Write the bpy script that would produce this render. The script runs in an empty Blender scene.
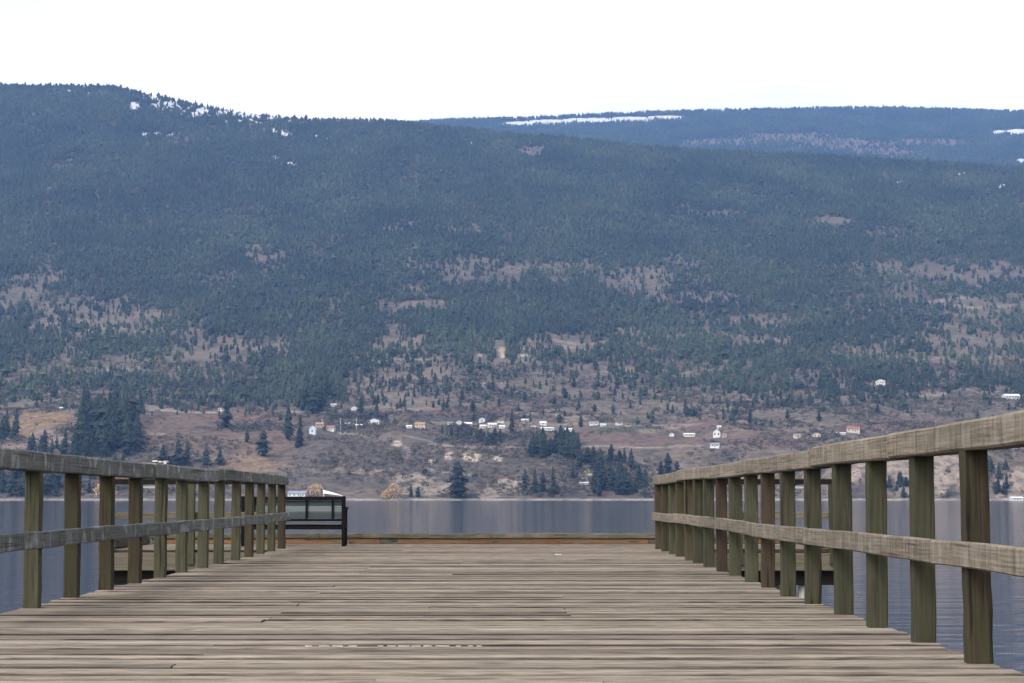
import bpy, bmesh, math, random
import numpy as np
from mathutils import Vector, Matrix

# ------------------------------------------------------------------ scene, camera, light
S = bpy.context.scene
COL = S.collection
rnd = random.Random(7)
RNG = np.random.default_rng(11)
W, H, F = 1024.0, 683.0, 1900.0
HOR = 498.5
CAMZ = 0.734
WATERZ = -1.15
PITCH = math.atan((HOR - H / 2) / F)

cam = bpy.data.cameras.new('camera')
cam.sensor_width = 36.0
cam.lens = 36.0 * F / W
cam.clip_start = 0.1
cam.clip_end = 40000
camo = bpy.data.objects.new('camera', cam)
camo.location = (0, 0, CAMZ)
camo.rotation_euler = (math.pi / 2 + PITCH, 0, 0)
COL.objects.link(camo)
S.camera = camo

SUN_EL, SUN_AZ = math.radians(46), math.radians(-140)      # azimuth from +Y, clockwise positive
world = bpy.data.worlds.new('World')
S.world = world
world.use_nodes = True
wn, wl = world.node_tree.nodes, world.node_tree.links
bg = wn['Background']
sky = wn.new('ShaderNodeTexSky')
sky.sky_type = 'NISHITA'
sky.sun_disc = False
sky.sun_elevation = SUN_EL
sky.sun_rotation = SUN_AZ
sky.air_density = 1.0
sky.dust_density = 4.0
sky.ozone_density = 1.0
hsv = wn.new('ShaderNodeHueSaturation')
hsv.inputs['Saturation'].default_value = 0.03
hsv.inputs['Value'].default_value = 1.2
wl.new(sky.outputs[0], hsv.inputs['Color'])
ctc = wn.new('ShaderNodeTexCoord'); cmp_ = wn.new('ShaderNodeMapping'); cmp_.inputs['Scale'].default_value = (2.2, 2.2, 9)
wl.new(ctc.outputs['Generated'], cmp_.inputs['Vector'])
cnz = wn.new('ShaderNodeTexNoise'); cnz.inputs['Scale'].default_value = 1.4; cnz.inputs['Detail'].default_value = 5
wl.new(cmp_.outputs[0], cnz.inputs['Vector'])
crp = wn.new('ShaderNodeValToRGB'); crp.color_ramp.elements[0].position = .3; crp.color_ramp.elements[0].color = (.80, .795, .79, 1); crp.color_ramp.elements[1].position = .6; crp.color_ramp.elements[1].color = (1.03, 1.02, 1.01, 1)
wl.new(cnz.outputs['Fac'], crp.inputs[0])
cmx = wn.new('ShaderNodeMix'); cmx.data_type = 'RGBA'; cmx.blend_type = 'MULTIPLY'; cmx.inputs[0].default_value = 1.0
wl.new(hsv.outputs[0], cmx.inputs[6]); wl.new(crp.outputs[0], cmx.inputs[7])
wl.new(cmx.outputs[2], bg.inputs['Color'])
bg.inputs['Strength'].default_value = 0.15

sl = bpy.data.lights.new('sun', 'SUN')
sl.energy = 0.6
sl.angle = math.radians(14)
sl.color = (1.0, 0.96, 0.9)
so = bpy.data.objects.new('sun', sl)
dirv = Vector((math.sin(SUN_AZ) * math.cos(SUN_EL), math.cos(SUN_AZ) * math.cos(SUN_EL), math.sin(SUN_EL)))
so.rotation_euler = dirv.to_track_quat('Z', 'Y').to_euler()
so.location = dirv * 60
COL.objects.link(so)

S.view_settings.view_transform = 'Standard'
S.view_settings.look = 'None'
S.view_settings.gamma = 1.0
S.view_settings.exposure = 1.25
S.render.engine = 'CYCLES'
S.cycles.use_denoising = True
S.cycles.max_bounces = 6
S.cycles.diffuse_bounces = 2
S.cycles.glossy_bounces = 3
S.cycles.transmission_bounces = 2
S.cycles.volume_bounces = 0
S.cycles.transparent_max_bounces = 8
HAZE_DENSITY = 5.0e-5
HAZE_COLOR = (0.235, 0.455, .96, 1)

# ------------------------------------------------------------------ helpers
def tag(o, label=None, cat=None, group=None, kind=None):
    if label: o['label'] = label
    if cat: o['category'] = cat
    if group: o['group'] = group
    if kind: o['kind'] = kind
    return o

def empty(name, loc=(0, 0, 0), rz=0.0):
    o = bpy.data.objects.new(name, None)
    o.location = loc
    o.rotation_euler = (0, 0, rz)
    o.empty_display_size = 0.2
    COL.objects.link(o)
    return o

def mesh_obj(name, me, parent=None, loc=None, rot=None):
    o = bpy.data.objects.new(name, me)
    COL.objects.link(o)
    if parent is not None: o.parent = parent
    if loc is not None: o.location = loc
    if rot is not None: o.rotation_euler = rot
    return o

def bm_obj(name, bm, mat, parent=None, loc=None, rot=None, smooth=False):
    me = bpy.data.meshes.new(name)
    bm.to_mesh(me); bm.free()
    me.materials.append(mat)
    if smooth:
        me.polygons.foreach_set('use_smooth', [True] * len(me.polygons))
    return mesh_obj(name, me, parent, loc, rot)

def np_mesh(name, verts, faces, mat, smooth=False):
    """verts (n,3); faces (m,k) of one size"""
    verts = np.asarray(verts, np.float32); faces = np.asarray(faces, np.int32)
    me = bpy.data.meshes.new(name)
    n, (m, k) = len(verts), faces.shape
    me.vertices.add(n); me.vertices.foreach_set('co', verts.ravel())
    me.loops.add(m * k); me.loops.foreach_set('vertex_index', faces.ravel())
    me.polygons.add(m)
    me.polygons.foreach_set('loop_start', np.arange(0, m * k, k, dtype=np.int32))
    me.polygons.foreach_set('loop_total', np.full(m, k, np.int32))
    me.polygons.foreach_set('use_smooth', np.full(m, smooth, bool))
    me.update(calc_edges=True)
    me.validate()
    if mat: me.materials.append(mat)
    return me

def box(bm, c, s, rot=None, bev=0.0, mi=0):
    r = bmesh.ops.create_cube(bm, size=1.0)
    vs = r['verts']
    M = Matrix.Translation(c) @ (rot.to_4x4() if rot is not None else Matrix.Identity(4)) @ Matrix.Diagonal((s[0], s[1], s[2], 1))
    bmesh.ops.transform(bm, matrix=M, verts=vs)
    if bev > 0:
        es = list({e for v in vs for e in v.link_edges})
        bmesh.ops.bevel(bm, geom=es, offset=bev, segments=1, affect='EDGES', profile=0.5)
    return vs

def timber(L, w, h, seg=6, jit=0.003, bev=0.008, seed=0, axis='X', bow=0.0):
    """worn timber, length along axis from 0 to L, centred on the other two axes"""
    r = random.Random(seed)
    bm = bmesh.new()
    prof = []
    b = bev
    for sx, sy in ((-1, -1), (1, -1), (1, 1), (-1, 1)):
        cx, cy = sx * w / 2, sy * h / 2
        if sx * sy > 0:
            prof += [(cx, cy - sy * b), (cx - sx * b, cy)]
        else:
            prof += [(cx - sx * b, cy), (cx, cy - sy * b)]
    prof = [(-w/2 + b, -h/2), (w/2 - b, -h/2), (w/2, -h/2 + b), (w/2, h/2 - b), (w/2 - b, h/2), (-w/2 + b, h/2), (-w/2, h/2 - b), (-w/2, -h/2 + b)]
    rings = []
    for i in range(seg + 1):
        t = i / seg
        ox, oy = r.uniform(-jit, jit), r.uniform(-jit, jit) + bow * math.sin(t * math.pi)
        ring = []
        for (px, py) in prof:
            a, c = px + ox + r.uniform(-jit, jit) * .4, py + oy + r.uniform(-jit, jit) * .4
            e = r.uniform(-jit, jit) if i in (0, seg) else 0
            ring.append(bm.verts.new((t * L + e, a, c) if axis == 'X' else (a, c, t * L + e)))
        rings.append(ring)
    for i in range(seg):
        for j in range(8):
            k = (j + 1) % 8
            bm.faces.new((rings[i][j], rings[i][k], rings[i + 1][k], rings[i + 1][j]))
    bm.faces.new(rings[0][::-1]); bm.faces.new(rings[-1])
    bmesh.ops.recalc_face_normals(bm, faces=bm.faces)
    return bm

def vnoise(x, y, seed=0):
    """tileless 2-D value noise in 0..1 (numpy)"""
    xi, yi = np.floor(x).astype(np.int64), np.floor(y).astype(np.int64)
    fx, fy = x - xi, y - yi
    fx, fy = fx * fx * (3 - 2 * fx), fy * fy * (3 - 2 * fy)
    def h(a, b):
        n = (a * 374761393 + b * 668265263 + seed * 1442695041) & 0xffffffff
        n = ((n ^ (n >> 13)) * 1274126177) & 0xffffffff
        n = (n ^ (n >> 16)) & 0xffffffff
        return n / 4294967295.0
    return (h(xi, yi) * (1 - fx) + h(xi + 1, yi) * fx) * (1 - fy) + (h(xi, yi + 1) * (1 - fx) + h(xi + 1, yi + 1) * fx) * fy

def fbm(x, y, oct=4, seed=0):
    x = np.asarray(x, float); y = np.asarray(y, float)
    s, a, t = 0.0, 0.5, 0.0
    for o in range(oct):
        s = s + a * vnoise(x, y, seed + o * 17); t += a
        x = x * 2.03 + 11.3; y = y * 2.03 + 5.7; a *= 0.5
    return s / t

# ------------------------------------------------------------------ materials
def new_mat(name):
    m = bpy.data.materials.new(name)
    m.use_nodes = True
    n, l = m.node_tree.nodes, m.node_tree.links
    return m, n, l, n['Principled BSDF']

def ramp(n, stops, interp='LINEAR'):
    r = n.new('ShaderNodeValToRGB')
    r.color_ramp.interpolation = interp
    e = r.color_ramp.elements
    while len(e) < len(stops): e.new(0.5)
    for i, (p, c) in enumerate(stops):
        e[i].position = p
        e[i].color = (c[0], c[1], c[2], 1) if not isinstance(c, (int, float)) else (c, c, c, 1)
    return r

def mixc(n, l, fac, a, b, mode='MIX'):
    m = n.new('ShaderNodeMix'); m.data_type = 'RGBA'; m.blend_type = mode
    def put(sock, v):
        if hasattr(v, 'links') or isinstance(v, bpy.types.NodeSocket): l.new(v, sock)
        elif isinstance(v, (int, float)): sock.default_value = v
        else: sock.default_value = (v[0], v[1], v[2], 1)
    put(m.inputs['Factor'], fac); put(m.inputs[6], a); put(m.inputs[7], b)
    return m.outputs[2]

def simple(name, col, rough=0.6, metal=0.0, var=0.15, scale=3.0):
    m, n, l, p = new_mat(name)
    tc = n.new('ShaderNodeTexCoord')
    nz = n.new('ShaderNodeTexNoise'); nz.inputs['Scale'].default_value = scale; nz.inputs['Detail'].default_value = 5
    l.new(tc.outputs['Object'], nz.inputs['Vector'])
    r = ramp(n, [(0.25, [c * (1 - var) for c in col]), (0.75, [min(1, c * (1 + var)) for c in col])])
    l.new(nz.outputs['Fac'], r.inputs[0])
    l.new(r.outputs[0], p.inputs['Base Color'])
    p.inputs['Roughness'].default_value = rough
    p.inputs['Metallic'].default_value = metal
    return m

def wood(name, light, dark, tint, axis='X', tint_amt=0.5, streak=0.0, streak_col=(.5, .5, .48), rings=0.35, rvar=0.35, crack=0.6, attr=None, ga=(1.6, 55, 1.6, 5.5, .9, 38), saw=0.0, ckt=.30):
    """weathered timber; grain runs along axis"""
    m, n, l, p = new_mat(name)
    tc = n.new('ShaderNodeTexCoord')
    oi = n.new('ShaderNodeObjectInfo')
    off = n.new('ShaderNodeVectorMath'); off.operation = 'MULTIPLY_ADD'
    cr = n.new('ShaderNodeCombineXYZ')
    for i in range(3): l.new(oi.outputs['Random'], cr.inputs[i])
    l.new(cr.outputs[0], off.inputs[0]); off.inputs[1].default_value = (37, 53, 71)
    l.new(tc.outputs['Object'], off.inputs[2])
    def mapped(along, across):
        mp = n.new('ShaderNodeMapping')
        sc = [across] * 3
        sc['XYZ'.index(axis)] = along
        mp.inputs['Scale'].default_value = sc
        l.new(off.outputs[0], mp.inputs['Vector'])
        return mp.outputs[0]
    g1 = n.new('ShaderNodeTexNoise'); g1.inputs['Scale'].default_value = 1; g1.inputs['Detail'].default_value = 6; g1.inputs['Roughness'].default_value = .65
    l.new(mapped(ga[0], ga[1]), g1.inputs['Vector'])
    g2 = n.new('ShaderNodeTexNoise'); g2.inputs['Scale'].default_value = 1; g2.inputs['Detail'].default_value = 5
    l.new(mapped(ga[2], ga[3]), g2.inputs['Vector'])
    wv = n.new('ShaderNodeTexWave'); wv.wave_type = 'BANDS'; wv.bands_direction = 'Z' if axis != 'Z' else 'X'
    wv.inputs['Scale'].default_value = 1; wv.inputs['Distortion'].default_value = 9; wv.inputs['Detail'].default_value = 2; wv.inputs['Detail Scale'].default_value = .6
    l.new(mapped(2.2, 16), wv.inputs['Vector'])
    base = ramp(n, [(0.32, dark), (0.5, [(a + b) / 2 for a, b in zip(light, dark)]), (0.68, light)])
    l.new(g1.outputs['Fac'], base.inputs[0])
    c = base.outputs[0]
    wr = ramp(n, [(0.0, 1 - rings), (0.5, 1.0)])
    l.new(wv.outputs['Fac'], wr.inputs[0])
    c = mixc(n, l, 1.0, c, wr.outputs[0], 'MULTIPLY')
    tr = ramp(n, [(0.38, 0.0), (0.66, 1.0)])
    l.new(g2.outputs['Fac'], tr.inputs[0])
    mu = n.new('ShaderNodeMath'); mu.operation = 'MULTIPLY'; mu.inputs[1].default_value = tint_amt
    l.new(tr.outputs[0], mu.inputs[0])
    c = mixc(n, l, mu.outputs[0], c, tint)
    if streak > 0:            # pale drip stains that run down across the board
        st = n.new('ShaderNodeTexNoise'); st.inputs['Scale'].default_value = 1; st.inputs['Detail'].default_value = 4
        mp = n.new('ShaderNodeMapping'); mp.inputs['Scale'].default_value = (7, 3, 7)
        l.new(off.outputs[0], mp.inputs['Vector']); l.new(mp.outputs[0], st.inputs['Vector'])
        sr = ramp(n, [(0.54, 0.0), (0.72, streak)])
        l.new(st.outputs['Fac'], sr.inputs[0])
        c = mixc(n, l, sr.outputs[0], c, streak_col)
    if saw > 0:               # saw marks and weather stain across the board
        sw = n.new('ShaderNodeTexNoise'); sw.inputs['Scale'].default_value = 1; sw.inputs['Detail'].default_value = 5; sw.inputs['Roughness'].default_value = .7
        mp = n.new('ShaderNodeMapping'); mp.inputs['Scale'].default_value = (26, 6, 3)
        l.new(off.outputs[0], mp.inputs['Vector']); l.new(mp.outputs[0], sw.inputs['Vector'])
        swr = ramp(n, [(.34, 1 - saw * 1.6), (.5, 1.0), (.68, 1 + saw * .7)])
        l.new(sw.outputs['Fac'], swr.inputs[0])
        c = mixc(n, l, 1.0, c, swr.outputs[0], 'MULTIPLY')
    # drying cracks
    ck = n.new('ShaderNodeTexNoise'); ck.inputs['Scale'].default_value = 1; ck.inputs['Detail'].default_value = 3
    l.new(mapped(ga[4], ga[5]), ck.inputs['Vector'])
    ckr = ramp(n, [(ckt, 1 - crack), (ckt + .08, 1.0)])
    l.new(ck.outputs['Fac'], ckr.inputs[0])
    c = mixc(n, l, 1.0, c, ckr.outputs[0], 'MULTIPLY')
    vr = n.new('ShaderNodeMapRange'); vr.inputs['To Min'].default_value = 1 - rvar; vr.inputs['To Max'].default_value = 1 + rvar
    l.new(oi.outputs['Random'], vr.inputs['Value'])
    if attr:
        at = n.new('ShaderNodeAttribute'); at.attribute_name = attr
        c = mixc(n, l, 1.0, c, at.outputs['Color'], 'MULTIPLY')
    else:
        c = mixc(n, l, 1.0, c, vr.outputs[0], 'MULTIPLY')
    l.new(c, p.inputs['Base Color'])
    p.inputs['Roughness'].default_value = 0.85
    p.inputs['Specular IOR Level'].default_value = 0.15
    bp = n.new('ShaderNodeBump'); bp.inputs['Strength'].default_value = 0.5; bp.inputs['Distance'].default_value = 0.004
    l.new(g1.outputs['Fac'], bp.inputs['Height'])
    l.new(bp.outputs[0], p.inputs['Normal'])
    return m

M_RAIL_R = wood('weathered_rail_grey_tan', (.20, .168, .132), (.075, .062, .047), (.108, .093, .07), 'X', .65, .5, (.21, .195, .17), .25, .14, .55, saw=.3)
M_RAIL_L = wood('weathered_rail_grey_blue', (.16, .168, .17), (.062, .066, .068), (.078, .09, .07), 'X', .7, .8, (.30, .31, .31), .15, .2, .6, saw=.3)
M_POST_G = wood('mossy_post', (.062, .056, .036), (.018, .017, .012), (.037, .040, .021), 'Z', .8, .0, rings=.15, rvar=.25, crack=.65, ga=(2.2, 60, 2.4, 9, 1.2, 30))
M_POST_B = wood('brown_post', (.056, .043, .026), (.019, .015, .010), (.038, .038, .018), 'Z', .8, .0, rings=.15, rvar=.25, crack=.65, ga=(2.2, 60, 2.4, 9, 1.2, 30))
M_POST_R = wood('reddish_post', (.056, .037, .026), (.021, .015, .011), (.036, .031, .018), 'Z', .8, .0, rings=.15, rvar=.2, crack=.65, ga=(2.2, 60, 2.4, 9, 1.2, 30))
M_DECK = wood('weathered_deck', (.262, .220, .180), (.068, .055, .044), (.152, .126, .102), 'X', .55, .0, rings=.2, rvar=.0, crack=.5, attr='plank_tint', ga=(5, 46, 2.6, 14, 2.4, 24), ckt=.37)
M_BEAM = wood('old_beam', (.135, .115, .085), (.06, .05, .037), (.085, .08, .05), 'X', .4, rings=.25, rvar=.15)
M_BEAM_DARK = wood('dark_beam', (.022, .019, .015), (.010, .009, .008), (.016, .015, .011), 'X', .4, rings=.2, rvar=.15)  # very dark timber for the beams and piles below the deck
M_KERB_O = wood('orange_kerb', (.18, .08, .038), (.08, .038, .02), (.085, .07, .045), 'X', .8, rings=.1, rvar=.2, ga=(4, 30, 4, 8, 3, 16))
M_KERB_G = wood('mossy_kerb', (.105, .092, .072), (.034, .031, .024), (.044, .043, .028), 'X', .8, rings=.1, rvar=.25, ga=(5, 30, 5, 8, 3, 16))
M_PILE = simple('pale_concrete', (.36, .345, .31), .9, 0, .2, 6)
M_STEEL = simple('black_painted_steel', (.006, .006, .008), .6, .0, .2, 8)
M_WORN = simple('worn_whitish', (.42, .40, .38), .8, 0, .25, 40)
M_RAIL_SHADE = simple('rail_underside_shade', (.012, .011, .009), .9, 0, .3, 6)  # near-black colour carries the shade under the wing top rails
for m_, s_ in ((M_STEEL, .03), (M_RAIL_SHADE, .02), (M_BEAM_DARK, .04)): m_.node_tree.nodes['Principled BSDF'].inputs['Specular IOR Level'].default_value = s_
M_SLAT_L = wood('grey_slat', (.13, .15, .15), (.085, .10, .10), (.10, .115, .11), 'X', .4, rings=.15, rvar=.06, crack=.3)
M_SLAT_D = wood('dark_grey_slat', (.05, .064, .068), (.03, .04, .044), (.036, .046, .047), 'X', .4, rings=.15, rvar=.06, crack=.3)
M_WHITE = simple('white_paint', (.8, .8, .79), .5, 0, .05, 5)
M_SPLIT = simple('fresh_split_wood', (.42, .40, .35), .8, 0, .25, 14)
M_BOLT = simple('rusty_bolt', (.10, .075, .06), .6, .4, .3, 30)

# ------------------------------------------------------------------ the terrain as a height field
def px2ue(x, y):
    """pixel -> (X/Y, Z/Y) of its sight line"""
    x = np.asarray(x, float); y = np.asarray(y, float)
    a = H / 2 - y
    cp, sp = math.cos(PITCH), math.sin(PITCH)
    Y = F * cp - a * sp
    return (x - W / 2) / Y, (F * sp + a * cp) / Y

def ue2px(u, e):
    cp, sp = math.cos(PITCH), math.sin(PITCH)
    # Y=1: depth along view = cp + e*sp ; up = e*cp - sp
    dep = cp + e * sp
    return W / 2 + F * u / dep, H / 2 - F * (e * cp - sp) / dep

SKY_X = np.array([-300, 0, 110, 150, 200, 250, 300, 400, 450, 500, 550, 600, 650, 700, 800, 900, 1024, 1400])
SKY_Y = np.array([84, 86, 88, 96, 107, 114, 120, 122, 129, 134, 138, 142, 147, 151, 155, 161, 169, 190]) + 0.0
FAR_X = np.array([-300, 330, 390, 450, 520, 600, 670, 760, 880, 960, 1024, 1400])
FAR_Y = np.array([150, 130, 125, 120, 119, 115, 112, 110, 108, 110, 112, 125]) + 0.0
SHORE = 1700.0
LOW_D = np.array([1640, 1694, 1700, 1712, 1740, 1780, 1850, 1950, 2050, 2200, 2500])
LOW_A = np.array([-6, -2.1, 0.0, 1.8, 10, 22, 42, 60, 73, 86, 108.])       # pixels above eye level, left and middle
LOW_B = np.array([-6, -2.1, 0.0, 3.0, 26, 44, 51, 61, 73, 86, 108.])       # the steep clay bluffs on the right
HX = np.array([0, .16, .36, .6, .85, 1.0])
HY = np.array([0, .19, .42, .68, .90, 1.0])

def terrain_e(u, d):
    """elevation tangent of the front hillside"""
    xp = W / 2 + u * F
    _, er = px2ue(np.clip(xp, -300, 1400), np.interp(xp, SKY_X, SKY_Y))
    dr = np.interp(xp, [0, 400, 1024], [5600, 5250, 4900])
    wB = np.clip((xp - 800) / 60, 0, 1)
    low = (np.interp(d, LOW_D, LOW_A) * (1 - wB) + np.interp(d, LOW_D, LOW_B) * wB) / F
    t = (d - 2500) / (dr - 2500)
    e0 = 108 / F
    up = e0 + (er - e0) * np.interp(t, HX, HY)
    e = np.where(d < 2500, low, up)
    X = u * d
    amp = np.clip((d - 1720) / 400, 0, 1) * np.clip((dr - d) / 600, 0.12, 1)
    e = e + amp * (fbm(X / 420, d / 520, 5, 3) - .5) * 30 / F
    e = e + np.clip((d - 1715) / 60, 0, 1) * np.clip((2600 - d) / 300, 0, 1) * (fbm(X / 60, d / 90, 3, 9) - .5) * 17 / F
    zr = (er) * dr
    back = (zr - .12 * (d - dr)) / d
    return np.where(d > dr, np.minimum(e, back), e)

def far_e(u, d):
    xp = W / 2 + u * F
    _, er = px2ue(np.clip(xp, -300, 1400), np.interp(xp, FAR_X, FAR_Y))
    _, ef = px2ue(xp * 0 + 500, xp * 0 + 185.0)
    t = np.clip((d - 6600) / 2400, 0, 1)
    e = ef + (er - ef) * t ** .85
    X = u * d
    e = e + (fbm(X / 700, d / 700, 4, 41) - .5) * 8 / F * np.clip((9000 - d) / 800, 0, 1)
    back = (er * 9000 - .1 * (d - 9000)) / d
    return np.where(d > 9000, back, e)

DS = np.concatenate([np.arange(1695, 1760, 2.0), np.arange(1760, 2500, 6.0), np.arange(2500, 5700, 12.0)])
def ground_at(px, py):
    """world point on the hillside seen along the sight line of a reference position"""
    u, e = px2ue(px, py)
    es = terrain_e(np.full_like(DS, float(u)), DS)
    i = int(np.argmax(es >= float(e)))
    if i == 0: d = 1703.0
    else:
        a, b = es[i - 1], es[i]
        d = DS[i - 1] + (DS[i] - DS[i - 1]) * (float(e) - a) / max(b - a, 1e-9)
    return Vector((float(u) * d, d, CAMZ + float(terrain_e(np.array([float(u)]), np.array([d]))[0]) * d))

# clearings and cover, as (x, y, half width, half height, strength) in the reference frame; each is a place on the slope
CLEAR = [(30, 275, 45, 6, .6), (5, 295, 25, 8, .7), (85, 303, 55, 8, .75), (120, 322, 75, 12, .8), (170, 350, 60, 10, .35), (70, 345, 18, 22, .75), (110, 365, 55, 7, .8),
         (30, 395, 50, 8, .5), (262, 255, 22, 8, .95), (300, 248, 30, 3, .6), (205, 275, 40, 5, .5), (415, 265, 30, 7, .6), (470, 268, 50, 9, .75),
         (560, 268, 40, 8, .75), (640, 275, 55, 9, .8), (690, 262, 25, 6, .6), (405, 304, 42, 2.5, .95), (560, 340, 45, 6, .7), (660, 335, 40, 7, .7),
         (700, 300, 45, 7, .6), (500, 352, 9, 10, .9), (590, 372, 40, 7, .9), (540, 380, 110, 14, .8), (560, 400, 170, 16, .85), (700, 365, 50, 5, .7),
         (760, 338, 40, 7, .8), (720, 212, 25, 4, .6), (690, 208, 18, 4, .5), (828, 221, 20, 3, .9), (890, 232, 25, 5, .6), (965, 272, 60, 9, .9),
         (870, 268, 40, 5, .5), (990, 310, 60, 12, .85), (960, 340, 70, 12, .85), (900, 350, 60, 12, .7), (820, 375, 40, 6, .8), (960, 365, 70, 8, .8),
         (1000, 395, 40, 10, .6), (760, 320, 40, 5, .7), (700, 325, 20, 10, .6), (790, 400, 120, 8, .6), (850, 415, 200, 10, .8), (530, 148, 14, 3, .9), (400, 225, 20, 3, .6),
         (460, 228, 20, 4, .6), (170, 205, 20, 3, .5), (240, 220, 20, 2.5, .6), (180, 140, 25, 3, .6), (250, 128, 45, 4, .4), (880, 300, 30, 8, .4), (290, 310, 25, 6, .3), (345, 300, 25, 6, .3)]
HOME = [(880, 386, 11, 6), (1011, 401, 15, 7), (480, 358, 8, 5), (524, 358, 9, 5), (333, 409, 7, 5), (354, 412, 7, 5), (222, 413, 9, 5), (502, 354, 5, 8), (38, 420, 30, 9), (22, 430, 18, 9), (210, 427, 85, 15), (690, 428, 60, 10), (470, 424, 35, 6)]
SNOWBAND = [(150, 102, 30, 9), (200, 111, 34, 9), (250, 117, 34, 7), (290, 121, 30, 5), (285, 136, 22, 4, .6), (170, 134, 22, 2.5, .6), (80, 93, 40, 3, .7), (320, 138, 25, 3, .5)]
SNOW = [(145, 135, 5, 3.5), (135, 106, 6, 4), (172, 105, 9, 4.5), (155, 98, 9, 3), (202, 112, 7, 5), (228, 112, 14, 4), (250, 114, 16, 4), (282, 117, 12, 4), (275, 132, 5, 4), (284, 134, 5, 4), (276, 157, 4, 2), (289, 164, 5, 2), (180, 99, 12, 3),
        (316, 136, 6, 2), (68, 91, 2, 2), (100, 91, 2, 2), (636, 145, 2, 2), (654, 149, 3, 2), (353, 136, 3, 2), (420, 132, 4, 2), (470, 143, 2, 1.5), (900, 183, 4, 2), (942, 183, 3, 2), (960, 174, 12, 2), (1003, 187, 5, 3)]

def blob(px, py, lst, j=0.0):
    s = np.zeros_like(px)
    for b in lst:
        q = ((px - b[0]) / b[2]) ** 2 + ((py - b[1]) / b[3]) ** 2 + j
        s = np.maximum(s, np.clip(1.35 - q, 0, 1) * (b[4] if len(b) > 4 else 1.0))
    return np.clip(s, 0, 1)

def tree_density(px, py, X, D):
    # trees in front hide the foot of an opening, so openings are cut a little taller than they look
    wide = [(a, b + 2, c * 1.15, d * 1.35 + 2, k * 1.1) for a, b, c, d, k in CLEAR]
    n1 = fbm(X / 90, D / 260, 4, 21)
    n2 = fbm(X / 28, D / 60, 3, 22)
    base = np.interp(py, [0, 200, 260, 300, 350, 375, 395, 412, 440, 470], [1, 1, .98, .92, .72, .46, .27, .10, .04, .02])
    base = base * (1 - .2 * np.clip((px - 790) / 60, 0, 1) * np.clip((py - 245) / 20, 0, 1)) + np.clip((350 - px) / 40, 0, 1) * np.clip((py - 335) / 20, 0, 1) * np.clip((408 - py) / 8, 0, 1) * .3 + np.clip((px - 670) / 40, 0, 1) * np.clip((py - 320) / 20, 0, 1) * np.clip((410 - py) / 8, 0, 1) * .2
    cl = blob(px, py, wide, (n2 - .5) * 2.6)
    dn = base * (1 - cl * .94)
    thr = np.interp(py, [120, 240, 350, 420], [.18, .24, .36, .45])
    dn = dn * np.clip((n1 - thr) / .25 + .5, np.interp(py, [200, 330], [.6, .08]), 1)
    dn = dn * (1 - blob(px, py, HOME))
    return np.clip(dn, 0, 1) * (1 - blob(px, py, SNOW, (n2 - .5) * 1.2) * .85) * (1 - blob(px, py, SNOWBAND) * np.clip((fbm(X / 11, D / 34, 3, 78) - .52) * 14, 0, 1) * .9)

def attr_color(me, name, col):
    a = me.attributes.new(name, 'FLOAT_COLOR', 'POINT')
    c4 = np.ones((len(col), 4), np.float32); c4[:, :3] = col
    a.data.foreach_set('color', c4.ravel())

def ground_material(name, bump):
    m, n, l, p = new_mat(name)
    at = n.new('ShaderNodeAttribute'); at.attribute_name = 'cover'
    tc = n.new('ShaderNodeTexCoord')
    n1 = n.new('ShaderNodeTexNoise'); n1.inputs['Scale'].default_value = .12; n1.inputs['Detail'].default_value = 6; n1.inputs['Roughness'].default_value = .7
    l.new(tc.outputs['Object'], n1.inputs['Vector'])
    r = ramp(n, [(0.32, .18), (0.5, .44), (0.7, .72)])
    l.new(n1.outputs['Fac'], r.inputs[0])
    c = mixc(n, l, 1.0, at.outputs['Color'], r.outputs[0], 'MULTIPLY')
    l.new(c, p.inputs['Base Color'])
    p.inputs['Roughness'].default_value = .95
    p.inputs['Specular IOR Level'].default_value = .1
    return m
M_GROUND = ground_material('dry_hillside', .5)

# -- front hillside
NU = 720
us = np.linspace(-.37, .37, NU)
ds = np.concatenate([[1640, 1680, 1694], np.arange(1698, 1800, 3.0), np.arange(1800, 2500, 6.0), np.arange(2500, 5750, 11.0), np.arange(5750, 6900, 60.0)])
U, D = np.meshgrid(us, ds)
E = terrain_e(U, D)
X = U * D; Z = CAMZ + E * D
PX, PY = ue2px(U, E)
n_s = fbm(X / 35, D / 45, 4, 31); n_f = fbm(X / 9, D / 14, 3, 33); n_l = fbm(X / 160, D / 200, 4, 32)
def lerp(a, b, t): return a + (np.asarray(b) - a) * t[..., None]
col = np.empty(U.shape + (3,))
col[:] = (.178, .142, .118)
col = lerp(col, (.235, .185, .145), np.clip((n_l - .45) * 5, 0, 1))
col = lerp(col, (.105, .09, .08), np.clip((n_s - .5) * 6, 0, 1) * .8)
dens = tree_density(PX, PY, X, D)
col = lerp(col, (.075, .065, .055), np.clip(dens * 1.3 - .25, 0, .85))
cl = blob(PX, PY, CLEAR, (n_s - .5) * 1.2)
col = lerp(col, (.205, .167, .138), cl * .6)
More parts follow.
